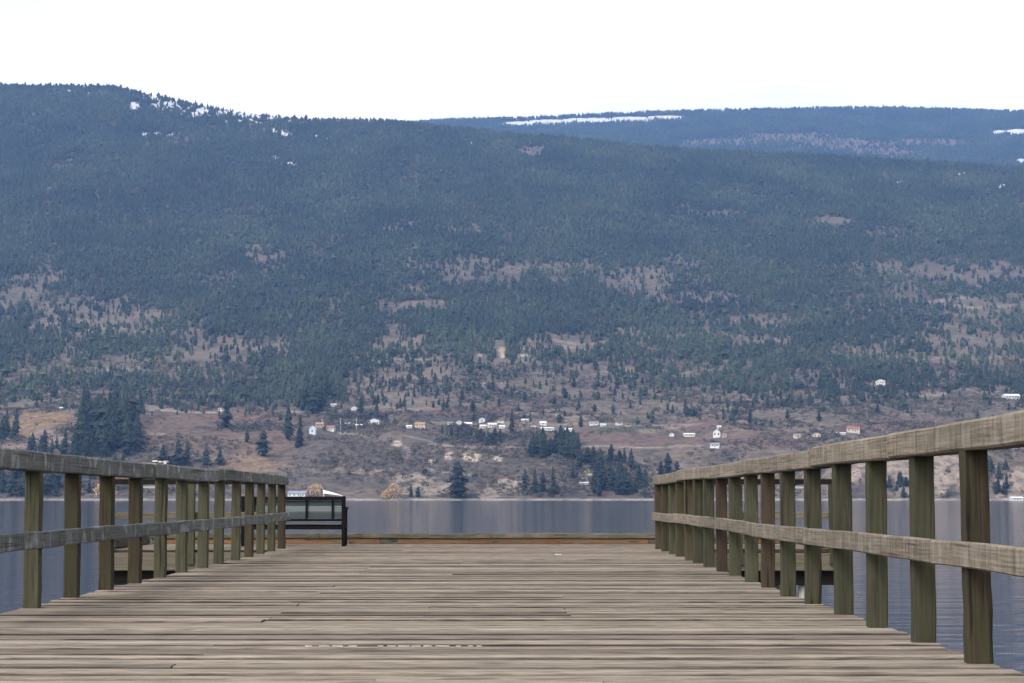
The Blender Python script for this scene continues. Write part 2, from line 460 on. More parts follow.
# fields and orchards
def field(c, lst, rows=0, k=1.0, edge=.7):
    global col
    t = blob(PX, PY, lst, (n_s - .5) * edge * 2.2 + (n_f - .5) * edge * 2.4)
    t = np.clip(t * 1.7, 0, 1) * k
    if rows: t = t * (.72 + .28 * np.sin(D / rows * 6.283 + X * .02))
    col = lerp(col, c, t)
field((.215, .14, .108), [(210, 424, 80, 13), (150, 440, 25, 10), (280, 436, 30, 10), (240, 445, 60, 8)], 9)
field((.20, .13, .108), [(690, 425, 40, 6), (650, 440, 60, 9), (600, 437, 40, 6), (760, 440, 60, 8), (470, 412, 60, 4), (900, 425, 60, 6)], 8)
field((.10, .11, .065), [(642, 428, 20, 3), (610, 430, 15, 2.5)])
field((.33, .22, .115), [(38, 420, 30, 8), (22, 430, 18, 8)], 7)
field((.30, .225, .19), [(60, 436, 25, 9), (15, 448, 25, 6)])
field((.27, .19, .13), [(255, 462, 35, 9), (275, 455, 20, 6)])
field((.13, .11, .10), [(350, 455, 70, 14), (440, 470, 60, 12), (330, 480, 40, 8)], 0, .7)
# pale clay cuts, banks and tracks
field((.62, .52, .40), [(449, 456, 5, 4), (471, 457, 8, 6), (499, 458, 5, 4), (432, 461, 4, 2.5), (397, 444, 5, 3), (588, 473, 8, 7), (424, 471, 3, 2)], 0, 1, .8)
field((.40, .33, .26), [(405, 478, 30, 6), (430, 487, 35, 7), (480, 491, 22, 6), (500, 482, 12, 3), (370, 471, 30, 3), (515, 487, 16, 4)], 0, .75, 1.6)
field((.38, .30, .245), [(862, 470, 26, 20), (900, 462, 26, 14), (945, 468, 28, 20), (925, 485, 25, 12), (1012, 485, 20, 14), (975, 458, 12, 5), (820, 475, 20, 15)], 0, .9, 1.4)
field((.24, .125, .085), [(660, 492, 14, 4), (285, 492, 18, 3), (105, 478, 14, 6), (175, 478, 20, 7)], 0, .8)
for (x0, y0, x1, y1, w, k) in [(430, 445, 530, 448, .9, .7), (640, 447, 730, 446, .8, .6), (530, 446, 640, 447, .9, .6), (340, 434, 365, 435, .9, .8), (290, 411, 345, 412, .9, .7),
                            (500, 482, 525, 483, 1.0, .9), (425, 471, 470, 474, .9, .7), (430, 423, 700, 425, .7, .5), (405, 436, 445, 446, .7, .6), (600, 372, 640, 378, .8, .7), (690, 378, 620, 371, .6, .5), (960, 448, 1040, 446, 1.3, .9), (60, 404, 64, 404, .8, .5), (150, 411, 215, 412, .7, .8)]:
    t = np.clip((PX - x0) / (x1 - x0), 0, 1)
    dd = np.hypot((PX - (x0 + t * (x1 - x0))) * .5, PY - (y0 + t * (y1 - y0) + np.sin(PX * .07) * .8))
    col = lerp(col, (.48, .41, .36), np.clip(1.4 - dd / w, 0, 1) * k)
for q in range(46):
    r_ = random.Random(900 + q)
    y0 = r_.uniform(300, 432); x0 = r_.uniform(-20, 1000); x1 = x0 + r_.uniform(20, 90); y1 = y0 + r_.uniform(-4, 4); ph = r_.uniform(0, 6)
    t = np.clip((PX - x0) / (x1 - x0), 0, 1)
    dd = np.hypot((PX - (x0 + t * (x1 - x0))) * .4, PY - (y0 + t * (y1 - y0) + np.sin(PX * .09 + ph) * 1.2))
    w = r_.uniform(.8, 1.8)
    col = lerp(col, (.36, .29, .235) if q % 3 else (.085, .07, .062), np.clip(1.5 - dd / w - (n_f - .5) * 2.5, 0, 1) * .75)
# a gully cut on the mid slope
field((.30, .25, .23), [(407, 452, 5, 7)], 0, .7)
# tan rock face
field((.60, .45, .34), [(502, 350, 2.6, 3), (502.5, 355, 2.8, 3.5)], 0, 1, .4)
# beach
beach = np.clip(1 - np.abs(Z - WATERZ - .75) / .9, 0, 1)
col = lerp(col, (.62, .59, .56), np.clip(beach * 1.6, 0, 1) * np.clip(.55 + n_l * .5, 0, 1))
sn = np.maximum(blob(PX, PY, SNOW, (fbm(X / 22, D / 60, 3, 77) - .5) * 2.6), blob(PX, PY, SNOWBAND) * np.clip((fbm(X / 11, D / 34, 3, 78) - .56) * 14, 0, 1))
col = lerp(col, (.86, .87, .90), np.clip((sn - .25) * 4, 0, 1))
idx = np.arange(U.size).reshape(U.shape)
quads = np.stack([idx[:-1, :-1], idx[:-1, 1:], idx[1:, 1:], idx[1:, :-1]], -1).reshape(-1, 4)
me = np_mesh('hillside', np.stack([X, D, Z], -1).reshape(-1, 3), quads, M_GROUND, True)
attr_color(me, 'cover', col.reshape(-1, 3))
tag(mesh_obj('hillside', me), kind='structure')

# -- far plateau
usf = np.linspace(-.37, .37, 560)
dsf = np.concatenate([np.arange(6300, 9050, 22.0), np.arange(9050, 10600, 120.0)])
Uf, Df = np.meshgrid(usf, dsf)
Ef = far_e(Uf, Df); Xf = Uf * Df
PXf, PYf = ue2px(Uf, Ef)
nf = fbm(Xf / 120, Df / 200, 4, 51)
colf = np.empty(Uf.shape + (3,)); colf[:] = (.05, .05, .042)
colf = lerp(colf, (.08, .072, .06), np.clip((nf - .45) * 5, 0, 1))
def fieldf(c, lst, k, edge=.8):
    global colf
    colf = lerp(colf, c, np.clip(blob(PXf, PYf, lst, (nf - .5) * edge) * 2.5, 0, 1) * k)
CUTS = [(790, 138, 60, 5), (850, 145, 60, 7), (880, 152, 40, 6), (730, 143, 50, 4), (930, 142, 40, 4)]
fieldf((.26, .18, .17), CUTS, .6, 2.2)
FSNOW = [(520, 124.0, 18, 2.4), (550, 122.2, 26, 2.6), (590, 120.8, 30, 2.8), (630, 119.4, 30, 2.4), (668, 117.8, 22, 2.0), (1000, 132.6, 7, 2.2), (1018, 132, 12, 3.0), (1022, 161, 6, 2), (1050, 131, 24, 3)]
fieldf((.88, .89, .92), FSNOW, 1.0, .8)
idx = np.arange(Uf.size).reshape(Uf.shape)
quads = np.stack([idx[:-1, :-1], idx[:-1, 1:], idx[1:, 1:], idx[1:, :-1]], -1).reshape(-1, 4)
me = np_mesh('far_hills', np.stack([Xf, Df, CAMZ + Ef * Df], -1).reshape(-1, 3), quads, M_GROUND, True)
attr_color(me, 'cover', colf.reshape(-1, 3))
tag(mesh_obj('far_hills', me), kind='structure')

# -- the lake
m, n, l, p = new_mat('lake_water')
p.inputs['Base Color'].default_value = (.028, .036, .058, 1)
p.inputs['Roughness'].default_value = .06
p.inputs['IOR'].default_value = 1.333
tc = n.new('ShaderNodeTexCoord')
def wave(sx, sy, det, dist, prev):
    mp = n.new('ShaderNodeMapping'); mp.inputs['Scale'].default_value = (sx, sy, 1)
    l.new(tc.outputs['Object'], mp.inputs['Vector'])
    nz = n.new('ShaderNodeTexNoise'); nz.inputs['Scale'].default_value = 1; nz.inputs['Detail'].default_value = det; nz.inputs['Roughness'].default_value = .55
    l.new(mp.outputs[0], nz.inputs['Vector'])
    b = n.new('ShaderNodeBump'); b.inputs['Strength'].default_value = 1; b.inputs['Distance'].default_value = dist
    l.new(nz.outputs['Fac'], b.inputs['Height'])
    if prev: l.new(prev, b.inputs['Normal'])
    return b.outputs[0]
nb = wave(.35, 1.6, 3, .045, None)
nb = wave(.06, .22, 2, .05, nb)
l.new(nb, p.inputs['Normal'])
bm = bmesh.new()
for (x, y) in ((-2600, -400), (2600, -400), (2600, 1698), (-2600, 1698)): bm.verts.new((x, y, WATERZ))
bm.faces.new(bm.verts)
tag(bm_obj('lake_water', bm, m), kind='structure')
# lake bed out of sight below, so the water has something under it
bm = bmesh.new()
for (x, y, z) in ((-2600, -400, -6), (2600, -400, -6), (2600, 1760, -6), (-2600, 1760, -6)): bm.verts.new((x, y, z))
bm.faces.new(bm.verts)
tag(bm_obj('lake_bed', bm, simple('lake_bed_mud', (.12, .10, .08), .9)), kind='structure')

# -- the air
bm = bmesh.new()
box(bm, (0, 5200, 1090), (13000, 11600, 2210))
hm = bpy.data.materials.new('haze_air'); hm.use_nodes = True
hn, hl = hm.node_tree.nodes, hm.node_tree.links
hn.remove(hn['Principled BSDF'])
pv = hn.new('ShaderNodeVolumePrincipled')
pv.inputs['Color'].default_value = HAZE_COLOR
pv.inputs['Density'].default_value = HAZE_DENSITY
pv.inputs['Anisotropy'].default_value = 0.0
hl.new(pv.outputs[0], hn['Material Output'].inputs['Volume'])
hz = bm_obj('haze', bm, hm)
tag(hz, kind='stuff')

# ------------------------------------------------------------------ trees
def leaf_mat(name, stops, use_random=True):
    m, n, l, p = new_mat(name)
    oi = n.new('ShaderNodeObjectInfo')
    r = ramp(n, stops)
    l.new(oi.outputs['Random'], r.inputs[0])
    ge = n.new('ShaderNodeTexCoord')
    nz = n.new('ShaderNodeTexNoise'); nz.inputs['Scale'].default_value = 1.1; nz.inputs['Detail'].default_value = 3
    l.new(ge.outputs['Object'], nz.inputs['Vector'])
    rr = ramp(n, [(.35, .6), (.65, 1.3)])
    l.new(nz.outputs['Fac'], rr.inputs[0])
    gp = n.new('ShaderNodeNewGeometry'); mp = n.new('ShaderNodeMapping'); mp.inputs['Scale'].default_value = (.006, .0035, .004)
    l.new(gp.outputs['Position'], mp.inputs['Vector'])
    ns = n.new('ShaderNodeTexNoise'); ns.inputs['Scale'].default_value = 1; ns.inputs['Detail'].default_value = 4; ns.inputs['Roughness'].default_value = .6
    l.new(mp.outputs[0], ns.inputs['Vector'])
    rs = ramp(n, [(.36, (.6, .62, .66)), (.5, (.95, .95, .95)), (.66, (1.45, 1.38, 1.2))])      # stands of different kinds
    l.new(ns.outputs['Fac'], rs.inputs[0])
    cc = mixc(n, l, 1.0, r.outputs[0], rr.outputs[0], 'MULTIPLY')
    l.new(mixc(n, l, 1.0, cc, rs.outputs[0], 'MULTIPLY'), p.inputs['Base Color'])
    p.inputs['Roughness'].default_value = .8
    p.inputs['Specular IOR Level'].default_value = .2
    return m
M_FOREST = leaf_mat('forest_needles', [(0, (.018, .028, .018)), (.35, (.026, .038, .024)), (.7, (.033, .047, .028)), (.9, (.042, .054, .032)), (.98, (.065, .055, .04)), (1, (.085, .07, .055))])
M_NEEDLE = leaf_mat('conifer_needles', [(0, (.010, .016, .014)), (.5, (.014, .022, .018)), (1, (.021, .030, .021))])
M_TWIG_O = leaf_mat('orange_twigs', [(0, (.40, .24, .12)), (1, (.50, .32, .16))])
M_TWIG_G = leaf_mat('grey_twigs', [(0, (.038, .036, .034)), (.5, (.06, .053, .048)), (1, (.085, .075, .055))])
M_TWIG_D = leaf_mat('dark_twigs', [(0, (.028, .034, .032)), (.5, (.045, .046, .042)), (1, (.07, .06, .055))])
M_BARK = simple('bark', (.10, .075, .055), .9, 0, .25, 2)

def conifer_crown(seed, tiers, sides, base=.12, rad=.17, droop=.05):
    """unit-height crown: tiers of drooping branch sprays (numpy verts, tris)"""
    r = random.Random(seed)
    V, T = [], []
    rp = 1.3 + (seed % 4) * .45
    for t in range(tiers):
        f = t / tiers
        z = base + (1 - base) * (f ** .92)
        prof = (1 - f ** rp) * min(1, .55 + f * 2.4) * r.uniform(.68, 1.2)
        R = rad * prof * r.uniform(.8, 1.2) + .012
        h = (1 - base) / tiers * r.uniform(1.5, 2.3)
        a0 = r.uniform(0, 6.28)
        for s in range(sides):
            if r.random() < .08: continue
            a = a0 + s * 6.283 / sides + r.uniform(-.25, .25)
            q = R * r.uniform(.6, 1.25)
            wd = 6.283 / sides * r.uniform(.45, .75)
            k = len(V)
            V += [(0.006 * math.cos(a), .006 * math.sin(a), min(1, z + h)),
                  (q * .75 * math.cos(a - wd), q * .75 * math.sin(a - wd), z - droop * q / rad * r.uniform(.2, 1)),
                  (q * math.cos(a), q * math.sin(a), z - droop * q / rad * r.uniform(.6, 1.4)),
                  (q * .75 * math.cos(a + wd), q * .75 * math.sin(a + wd), z - droop * q / rad * r.uniform(.2, 1))]
            T += [(k, k + 1, k + 2), (k, k + 2, k + 3)]
    return np.array(V), np.array(T)

TREES = bpy.data.collections.new('forest_tree_kinds')     # not linked: only the forest's scatter uses it
for i in range(7):
    v, t = conifer_crown(100 + i, 6 + i % 3, 6, base=.05 + .03 * (i % 3), rad=[.24, .30, .20, .36, .28, .22, .33][i], droop=.05)
    me_t = np_mesh('forest_conifer', v, t, M_FOREST)
    o = bpy.data.objects.new('forest_conifer', me_t)
    TREES.objects.link(o)

BRUSH = bpy.data.collections.new('brush_kinds')
for i in range(4):
    r = random.Random(300 + i)
    V, T = [], []
    for k in range(26):
        a, zz = r.uniform(0, 6.28), r.uniform(.05, .9)
        rr = math.sqrt(max(0, 1 - (zz - .25) ** 2)) * r.uniform(.3, .6)
        c = Vector((rr * math.cos(a), rr * math.sin(a), zz))
        for q in range(3): V.append(tuple(c + Vector((r.uniform(-.3, .3), r.uniform(-.3, .3), r.uniform(-.22, .22)))))
        T.append((k * 3, k * 3 + 1, k * 3 + 2))
    BRUSH.objects.link(bpy.data.objects.new('brush', np_mesh('brush', V, T, M_TWIG_G)))

THICKET = bpy.data.collections.new('thicket_kinds')
for o_ in BRUSH.objects:
    me_ = o_.data.copy(); me_.materials.clear(); me_.materials.append(M_TWIG_D)
    THICKET.objects.link(bpy.data.objects.new('thicket', me_))

def scatter(name, pts, scales, collection):
    me = bpy.data.meshes.new(name)
    me.vertices.add(len(pts)); me.vertices.foreach_set('co', np.asarray(pts, np.float32).ravel())
    a = me.attributes.new('tree_scale', 'FLOAT_VECTOR', 'POINT'); a.data.foreach_set('vector', np.asarray(scales, np.float32).ravel())
    o = mesh_obj(name, me)
    ng = bpy.data.node_groups.new(name + '_scatter', 'GeometryNodeTree')
    ng.interface.new_socket('Geometry', in_out='INPUT', socket_type='NodeSocketGeometry')
    ng.interface.new_socket('Geometry', in_out='OUTPUT', socket_type='NodeSocketGeometry')
    N, L = ng.nodes, ng.links
    gi, go = N.new('NodeGroupInput'), N.new('NodeGroupOutput')
    ip = N.new('GeometryNodeInstanceOnPoints'); ci = N.new('GeometryNodeCollectionInfo')
    ci.inputs['Collection'].default_value = collection
    ci.inputs['Separate Children'].default_value = True; ci.inputs['Reset Children'].default_value = True
    ip.inputs['Pick Instance'].default_value = True
    ri = N.new('FunctionNodeRandomValue'); ri.data_type = 'INT'; ri.inputs['Min'].default_value = 0 if False else 0
    for s in ri.inputs:
        if s.type == 'INT' and s.name == 'Min': s.default_value = 0
        if s.type == 'INT' and s.name == 'Max': s.default_value = len(collection.objects) - 1
    rr = N.new('FunctionNodeRandomValue'); rr.data_type = 'FLOAT_VECTOR'
    vs = [s for s in rr.inputs if s.type == 'VECTOR']
    vs[0].default_value = (-.04, -.04, 0); vs[1].default_value = (.04, .04, 6.283)
    na = N.new('GeometryNodeInputNamedAttribute'); na.data_type = 'FLOAT_VECTOR'; na.inputs['Name'].default_value = 'tree_scale'
    L.new(gi.outputs[0], ip.inputs['Points']); L.new(ci.outputs[0], ip.inputs['Instance'])
    L.new([s for s in ri.outputs if s.type == 'INT'][0], ip.inputs['Instance Index'])
    L.new([s for s in rr.outputs if s.type == 'VECTOR'][0], ip.inputs['Rotation'])
    L.new([s for s in na.outputs if s.enabled][0], ip.inputs['Scale'])
    L.new(ip.outputs[0], go.inputs[0])
    md = o.modifiers.new('scatter', 'NODES'); md.node_group = ng
    return o

# forest on the front slope
NT = 520000
dT = np.sqrt(RNG.uniform(1800.0 ** 2, 5600.0 ** 2, NT)); uT = RNG.uniform(-.30, .30, NT)
eT = terrain_e(uT, dT); pxT, pyT = ue2px(uT, eT)
drT = np.interp(W / 2 + uT * F, [0, 400, 1024], [5600, 5250, 4900])
dn = tree_density(pxT, pyT, uT * dT, dT)
keep = (RNG.random(NT) < dn * .40) & (dT < drT + 60)
keep &= (pyT < 425)
uT, dT, eT, dn = uT[keep], dT[keep], eT[keep], dn[keep]
hT = (RNG.lognormal(2.24, .27, len(uT)) * (.75 + .5 * fbm(uT * dT / 120, dT / 200, 3, 71))).clip(4, 19)
print('forest trees', len(uT))
wT = hT * RNG.uniform(.9, 1.45, len(uT))
fo = scatter('forest', np.stack([uT * dT, dT, CAMZ + eT * dT - .4], -1), np.stack([wT, wT, hT], -1), TREES)
tag(fo, kind='stuff')
# forest on the far plateau
NT = 60000
dT = np.sqrt(RNG.uniform(6500.0 ** 2, 9050.0 ** 2, NT)); uT = RNG.uniform(-.14, .30, NT)
eT = far_e(uT, dT); pxT, pyT = ue2px(uT, eT)
dn = 1 - np.maximum(blob(pxT, pyT, [(a, b, c + 3, d + .8) for a, b, c, d in FSNOW]), blob(pxT, pyT, CUTS, (fbm(uT * dT / 150, dT / 200, 3, 61) - .5) * 2) * .85)
keep = RNG.random(NT) < dn
uT, dT, eT = uT[keep], dT[keep], eT[keep]
hT = RNG.normal(14, 3, len(uT)).clip(7, 22)
fo = scatter('far_forest', np.stack([uT * dT, dT, CAMZ + eT * dT - .4], -1), np.stack([hT * 1.2, hT * 1.2, hT], -1), TREES)
tag(fo, kind='stuff')
# sage and low brush on the open lower slopes
NT = 90000
dT = np.sqrt(RNG.uniform(1712.0 ** 2, 2700.0 ** 2, NT)); uT = RNG.uniform(-.29, .29, NT)
eT = terrain_e(uT, dT); pxT, pyT = ue2px(uT, eT)
nb_ = fbm(uT * dT / 50, dT / 70, 4, 91)
fields_ = blob(pxT, pyT, [(210, 424, 80, 13), (38, 420, 30, 8), (650, 440, 60, 9), (690, 425, 40, 6), (22, 430, 18, 8)])
keep = (RNG.random(NT) < np.clip((nb_ - .36) * 4, 0, 1) * .9 * (1 - fields_ * .95))
uT, dT, eT = uT[keep], dT[keep], eT[keep]
hT = RNG.lognormal(.35, .5, len(uT)).clip(.6, 4.5)
br = scatter('brush', np.stack([uT * dT, dT, CAMZ + eT * dT - .2], -1), np.stack([hT * 1.3, hT * 1.3, hT], -1), BRUSH)
tag(br, kind='stuff')

NT = 60000
TH = [(35, 486, 50, 14, .8), (100, 482, 45, 18, .7), (55, 455, 30, 8, .5), (470, 440, 36, 7, .8), (560, 452, 30, 8, .6), (610, 470, 45, 14, .7), (640, 485, 35, 13, .8), (545, 490, 30, 8, .5), (455, 494, 18, 5, .5),
      (905, 492, 18, 9, .8), (935, 495, 25, 5, .6), (995, 480, 18, 16, .8), (105, 440, 40, 16, .6), (345, 428, 40, 4, .5), (250, 428, 40, 5, .35), (190, 462, 40, 6, .35), (670, 478, 20, 10, .6), (820, 434, 12, 3, .6), (360, 418, 40, 3, .6), (5, 440, 20, 8, .6)]
dT = np.sqrt(RNG.uniform(1702.0 ** 2, 2400.0 ** 2, NT)); uT = RNG.uniform(-.29, .29, NT)
eT = terrain_e(uT, dT); pxT, pyT = ue2px(uT, eT)
keep = RNG.random(NT) < blob(pxT, pyT, TH, (fbm(uT * dT / 20, dT / 20, 3, 93) - .5) * 2) * .5
uT, dT, eT = uT[keep], dT[keep], eT[keep]
hT = RNG.lognormal(1.25, .4, len(uT)).clip(1.5, 8)
th = scatter('undergrowth', np.stack([uT * dT, dT, CAMZ + eT * dT - .3], -1), np.stack([hT, hT, hT], -1), THICKET)
tag(th, kind='stuff')

# individual conifers
CROWNS, TRUNKS = [], []
for i in range(6):
    v, t = conifer_crown(500 + i, 14 + i, 10, base=.05, rad=[.17, .20, .16, .23, .18, .21][i], droop=.04)
    CROWNS.append(np_mesh('crown', v, t, M_NEEDLE))
    bm = bmesh.new()
    bmesh.ops.create_cone(bm, cap_ends=True, segments=7, radius1=.018, radius2=.003, depth=.95, matrix=Matrix.Translation((0, 0, .455)))
    me = bpy.data.meshes.new('trunk'); bm.to_mesh(me); bm.free(); me.materials.append(M_BARK)
    TRUNKS.append(me)
NTREE = [0]
def conifer(px, py, hpx, label, group=None, fat=1.0, name='conifer_tree', small=False):
    p = ground_at(px, py)
    h = hpx * p.y / F
    k = rnd.randrange(6)
    NTREE[0] += 1
    t = empty(name, (p.x, p.y, p.z - .3), rnd.uniform(0, 6.28))
    t.scale = (h * fat, h * fat, h)
    tag(t, label, 'tree', group)
    mesh_obj('crown', CROWNS[k], t)
    mesh_obj('trunk', TRUNKS[k], t)
    return t
def grove(n, x0, x1, y0, y1, h0, h1, label, group, fat=1.1, shape=None, small=False):
    c = 0; pts = []
    while c < n:
        x, y = rnd.uniform(x0, x1), rnd.uniform(y0, y1)
        if shape and not shape(x, y): continue
        best = (x, y)
        for _ in range(6):                    # keep neighbours apart
            if all((x - a) ** 2 + (2.0 * (y - b)) ** 2 > ((x1 - x0) / n ** .5 * .45) ** 2 for a, b in pts): break
            x, y = rnd.uniform(x0, x1), rnd.uniform(y0, y1)
            if shape and not shape(x, y): x, y = best
        pts.append((x, y)); c += 1
    for (x, y) in sorted(pts, key=lambda q: q[1]):
        conifer(x, y, rnd.uniform(h0, h1), label, group, fat * rnd.uniform(.85, 1.15), small=small)

grove(26, 80, 134, 422, 440, 30, 42, 'tall dark conifer in the dense grove between the orange field and the reddish orchard', 'trees of the tall dark grove', 1.25)
grove(16, 74, 138, 442, 458, 22, 34, 'dark conifer on the lower edge of the tall grove beside the reddish orchard', 'trees on the lower edge of the tall grove', 1.3)
grove(6, -4, 17, 432, 442, 20, 28, 'dark conifer left of the orange grass field', 'trees left of the orange field', 1.3)
grove(14, 28, 82, 446, 459, 12, 20, 'bluish conifer on the slope just below the orange grass field', 'trees below the orange field', 1.3)
grove(26, -6, 78, 472, 497, 12, 26, 'dark shore conifer seen between the first left railing posts', 'shore trees behind the left railing', 1.4)
grove(9, 78, 135, 466, 496, 10, 20, 'shore conifer seen behind the middle of the left railing', 'shore trees behind the middle of the left railing', 1.4)
for x, y, h, lb in [(163, 464, 20, 'lone small conifer just right of the tall dark grove, above the left railing'), (178, 465, 26, 'left one of two dark conifers standing close together in the reddish orchard'),
                    (187, 464, 24, 'right one of two dark conifers standing close together in the reddish orchard'), (206, 466, 21, 'dark conifer between the close pair and the lone tree low in the reddish orchard'),
                    (220, 465, 17, 'short conifer low on the reddish orchard, above the end half of the left railing')]:
    conifer(x, y, h, lb, 'conifers in the reddish orchard', 1.45)
conifer(226, 428, 35, 'tall slim lone conifer standing in the middle of the reddish orchard', None, .95)
conifer(247, 442, 14, 'short conifer right of the tall slim tree in the orchard', None, 1.3)
conifer(263, 456, 27, 'broad dark conifer on the slope above the end of the left railing', None, 1.3)
conifer(288, 440, 36, 'tall dark conifer on the right edge of the reddish orchard', None, 1.0)
conifer(300, 446, 32, 'tall dark conifer beside the pale blue house', None, 1.1)
conifer(297, 448, 13, 'little conifer at the foot of the tall trees beside the pale blue house', None, 1.2)
grove(12, 300, 332, 398, 416, 22, 32, 'dark conifer in the clump behind the pale blue house', 'clump behind the pale blue house', 1.15)
conifer(361, 413, 17, 'dark pointed conifer above the white gabled house, the left of two', None, 1.4)
conifer(377, 413, 15, 'slim dark conifer above the white gabled house, the right of two', None, .9)
grove(30, 440, 502, 434, 447, 6, 11, 'dark conifer in the long low grove below the row of pale houses', 'low grove below the pale houses', 1.5, lambda x, y: y > 424 + (500 - x) * .05 and y < 434 + (x - 440) * .25)
conifer(512, 433, 25, 'tall dark conifer at the right end of the row of pale houses', None, 1.1)
conifer(474, 421, 9, 'single dark conifer standing among the row of pale houses', None, 1.5)
conifer(581, 427, 15, 'dark conifer on the road right of the long white shed', None, 1.2)
grove(24, 528, 580, 444, 459, 16, 24, 'dark conifer in the dense grove under the long white shed', 'grove under the long white shed', 1.3, lambda x, y: y > 459 - (x - 524) * .7)
grove(16, 568, 634, 456, 470, 11, 18, 'dark conifer in the strip running down right from the grove under the white shed', 'strip of trees right of the grove', 1.4)
grove(20, 592, 646, 474, 497, 14, 27, 'dark shore conifer left of the far end of the right railing', 'shore trees beside the right railing end', 1.3)
for x, y, h, lb in [(525, 491, 23, 'slim shore conifer, leftmost of four on the middle shore'), (535, 493, 25, 'slim shore conifer, second from the left of four on the middle shore'), (543, 491, 20, 'shorter shore conifer, third from the left of four on the middle shore'),
                    (553, 494, 27, 'broader shore conifer, rightmost of four on the middle shore')]:
    conifer(x, y, h, lb, 'four conifers on the middle shore', 1.15)
conifer(573, 478, 15, 'small conifer above the four shore conifers', None, 1.2)
conifer(458, 498, 37, 'largest dark conifer at the water edge, alone on the middle shore', None, 1.35)
conifer(411, 497, 14, 'small bluish conifer on the shore right of the orange bush', None, 1.3)
conifer(418, 497, 11, 'smallest bluish conifer on the shore right of the orange bush', None, 1.3)
conifer(668, 473, 21, 'biggest of three conifers above the far end of the right railing', None, 1.5)
conifer(661, 474, 14, 'left small one of three conifers above the far end of the right railing', None, 1.5)
conifer(677, 474, 14, 'right small one of three conifers above the far end of the right railing', None, 1.5)
grove(7, 888, 910, 480, 499, 8, 16, 'bluish shore tree between the second and third posts from the right edge', 'shore trees behind the right railing', 1.6)
grove(9, 986, 1008, 468, 495, 10, 18, 'dark tree in the gully beside the pale bluff at the right edge', 'trees in the right gully', 1.5)
grove(34, 430, 690, 382, 418, 6, 12, 'small conifer scattered on the open brown slope above the pale houses', 'small trees on the open brown slope', 1.2)
grove(26, 690, 1010, 392, 424, 6, 12, 'small conifer scattered on the slope above the right railing', 'small trees above the right railing', 1.2)
grove(12, 140, 300, 396, 410, 8, 14, 'conifer on the upper edge of the reddish orchard', 'trees on the upper edge of the orchard', 1.2)

# leafless bushes
def bush(px, py, wpx, hpx, mat, label, seed, group=None):
    p = ground_at(px, py); s = p.y / F
    r = random.Random(seed)
    t = empty('bare_bush', (p.x, p.y, p.z - .2)); tag(t, label, 'bush', group)
    V, T = [], []
    hw, hh = wpx * s / 2, hpx * s
    for k in range(420):
        a, zz = r.uniform(0, 6.28), r.random() ** .8
        rr = math.sqrt(max(0.02, 1 - (2 * zz - .85) ** 2 * .8)) * r.uniform(.25, 1.0) ** .6
        c = Vector((rr * hw * math.cos(a), rr * hw * math.sin(a), zz * hh))
        for q in range(3): V.append(tuple(c + Vector((r.uniform(-.8, .8), r.uniform(-.8, .8), r.uniform(-.9, .9)))))
        T.append((k * 3, k * 3 + 1, k * 3 + 2))
    mesh_obj('crown', np_mesh('crown', V, T, mat), t)
    bm = bmesh.new()
    for k in range(6):
        a = r.uniform(0, 6.28); e = Vector((hw * .5 * math.cos(a), hw * .5 * math.sin(a), hh * .7))
        M = Matrix.Translation(e / 2) @ e.to_track_quat('Z', 'Y').to_matrix().to_4x4()
        bmesh.ops.create_cone(bm, cap_ends=True, segments=5, radius1=.22, radius2=.05, depth=e.length, matrix=M)
    bm_obj('stems', bm, M_BARK, t)
bush(316, 497, 19, 13, M_TWIG_O, 'rounded orange brown bare bush between the shore cottage and the white tent roof', 1)
bush(394, 499, 19, 16, M_TWIG_O, 'orange bare bush on the shore line right of the bench', 2)
bush(386, 499, 10, 9, M_TWIG_O, 'small orange bare bush at the left foot of the larger orange bush', 3)
bush(668, 497, 16, 9, M_TWIG_O, 'reddish bare bush at the shore by the end of the right railing', 4)
bush(105, 496, 24, 14, M_TWIG_O, 'orange bare bush on the shore behind the third left railing post', 5)
bush(425, 474, 7, 5, M_TWIG_G, 'grey bush beside the shore track above the orange bush', 6)

# ------------------------------------------------------------------ houses
def flat(name, c, rough=.7): return simple(name, c, rough, 0, .06, .6)
HW = {'white': flat('white_render', (.46, .46, .45)), 'cream': flat('cream_render', (.46, .39, .28)), 'blue': flat('pale_blue_render', (.38, .43, .48)), 'tan': flat('tan_render', (.28, .23, .18)), 'pink': flat('pinkish_render', (.40, .32, .29)), 'grey': flat('grey_render', (.45, .45, .44))}
HR = {'white': flat('white_metal_roof', (.52, .52, .53), .5), 'grey': flat('grey_shingle', (.17, .165, .165)), 'red': flat('rust_roof', (.19, .08, .055)), 'brown': flat('brown_roof', (.09, .068, .055)), 'blue': flat('blue_roof', (.15, .18, .24)), 'orange': flat('orange_tile', (.25, .135, .075))}
M_GLASS = simple('dark_window_glass', (.03, .035, .045), .15, 0, .1, 1)
M_DOOR = simple('brown_door', (.13, .08, .05), .6)
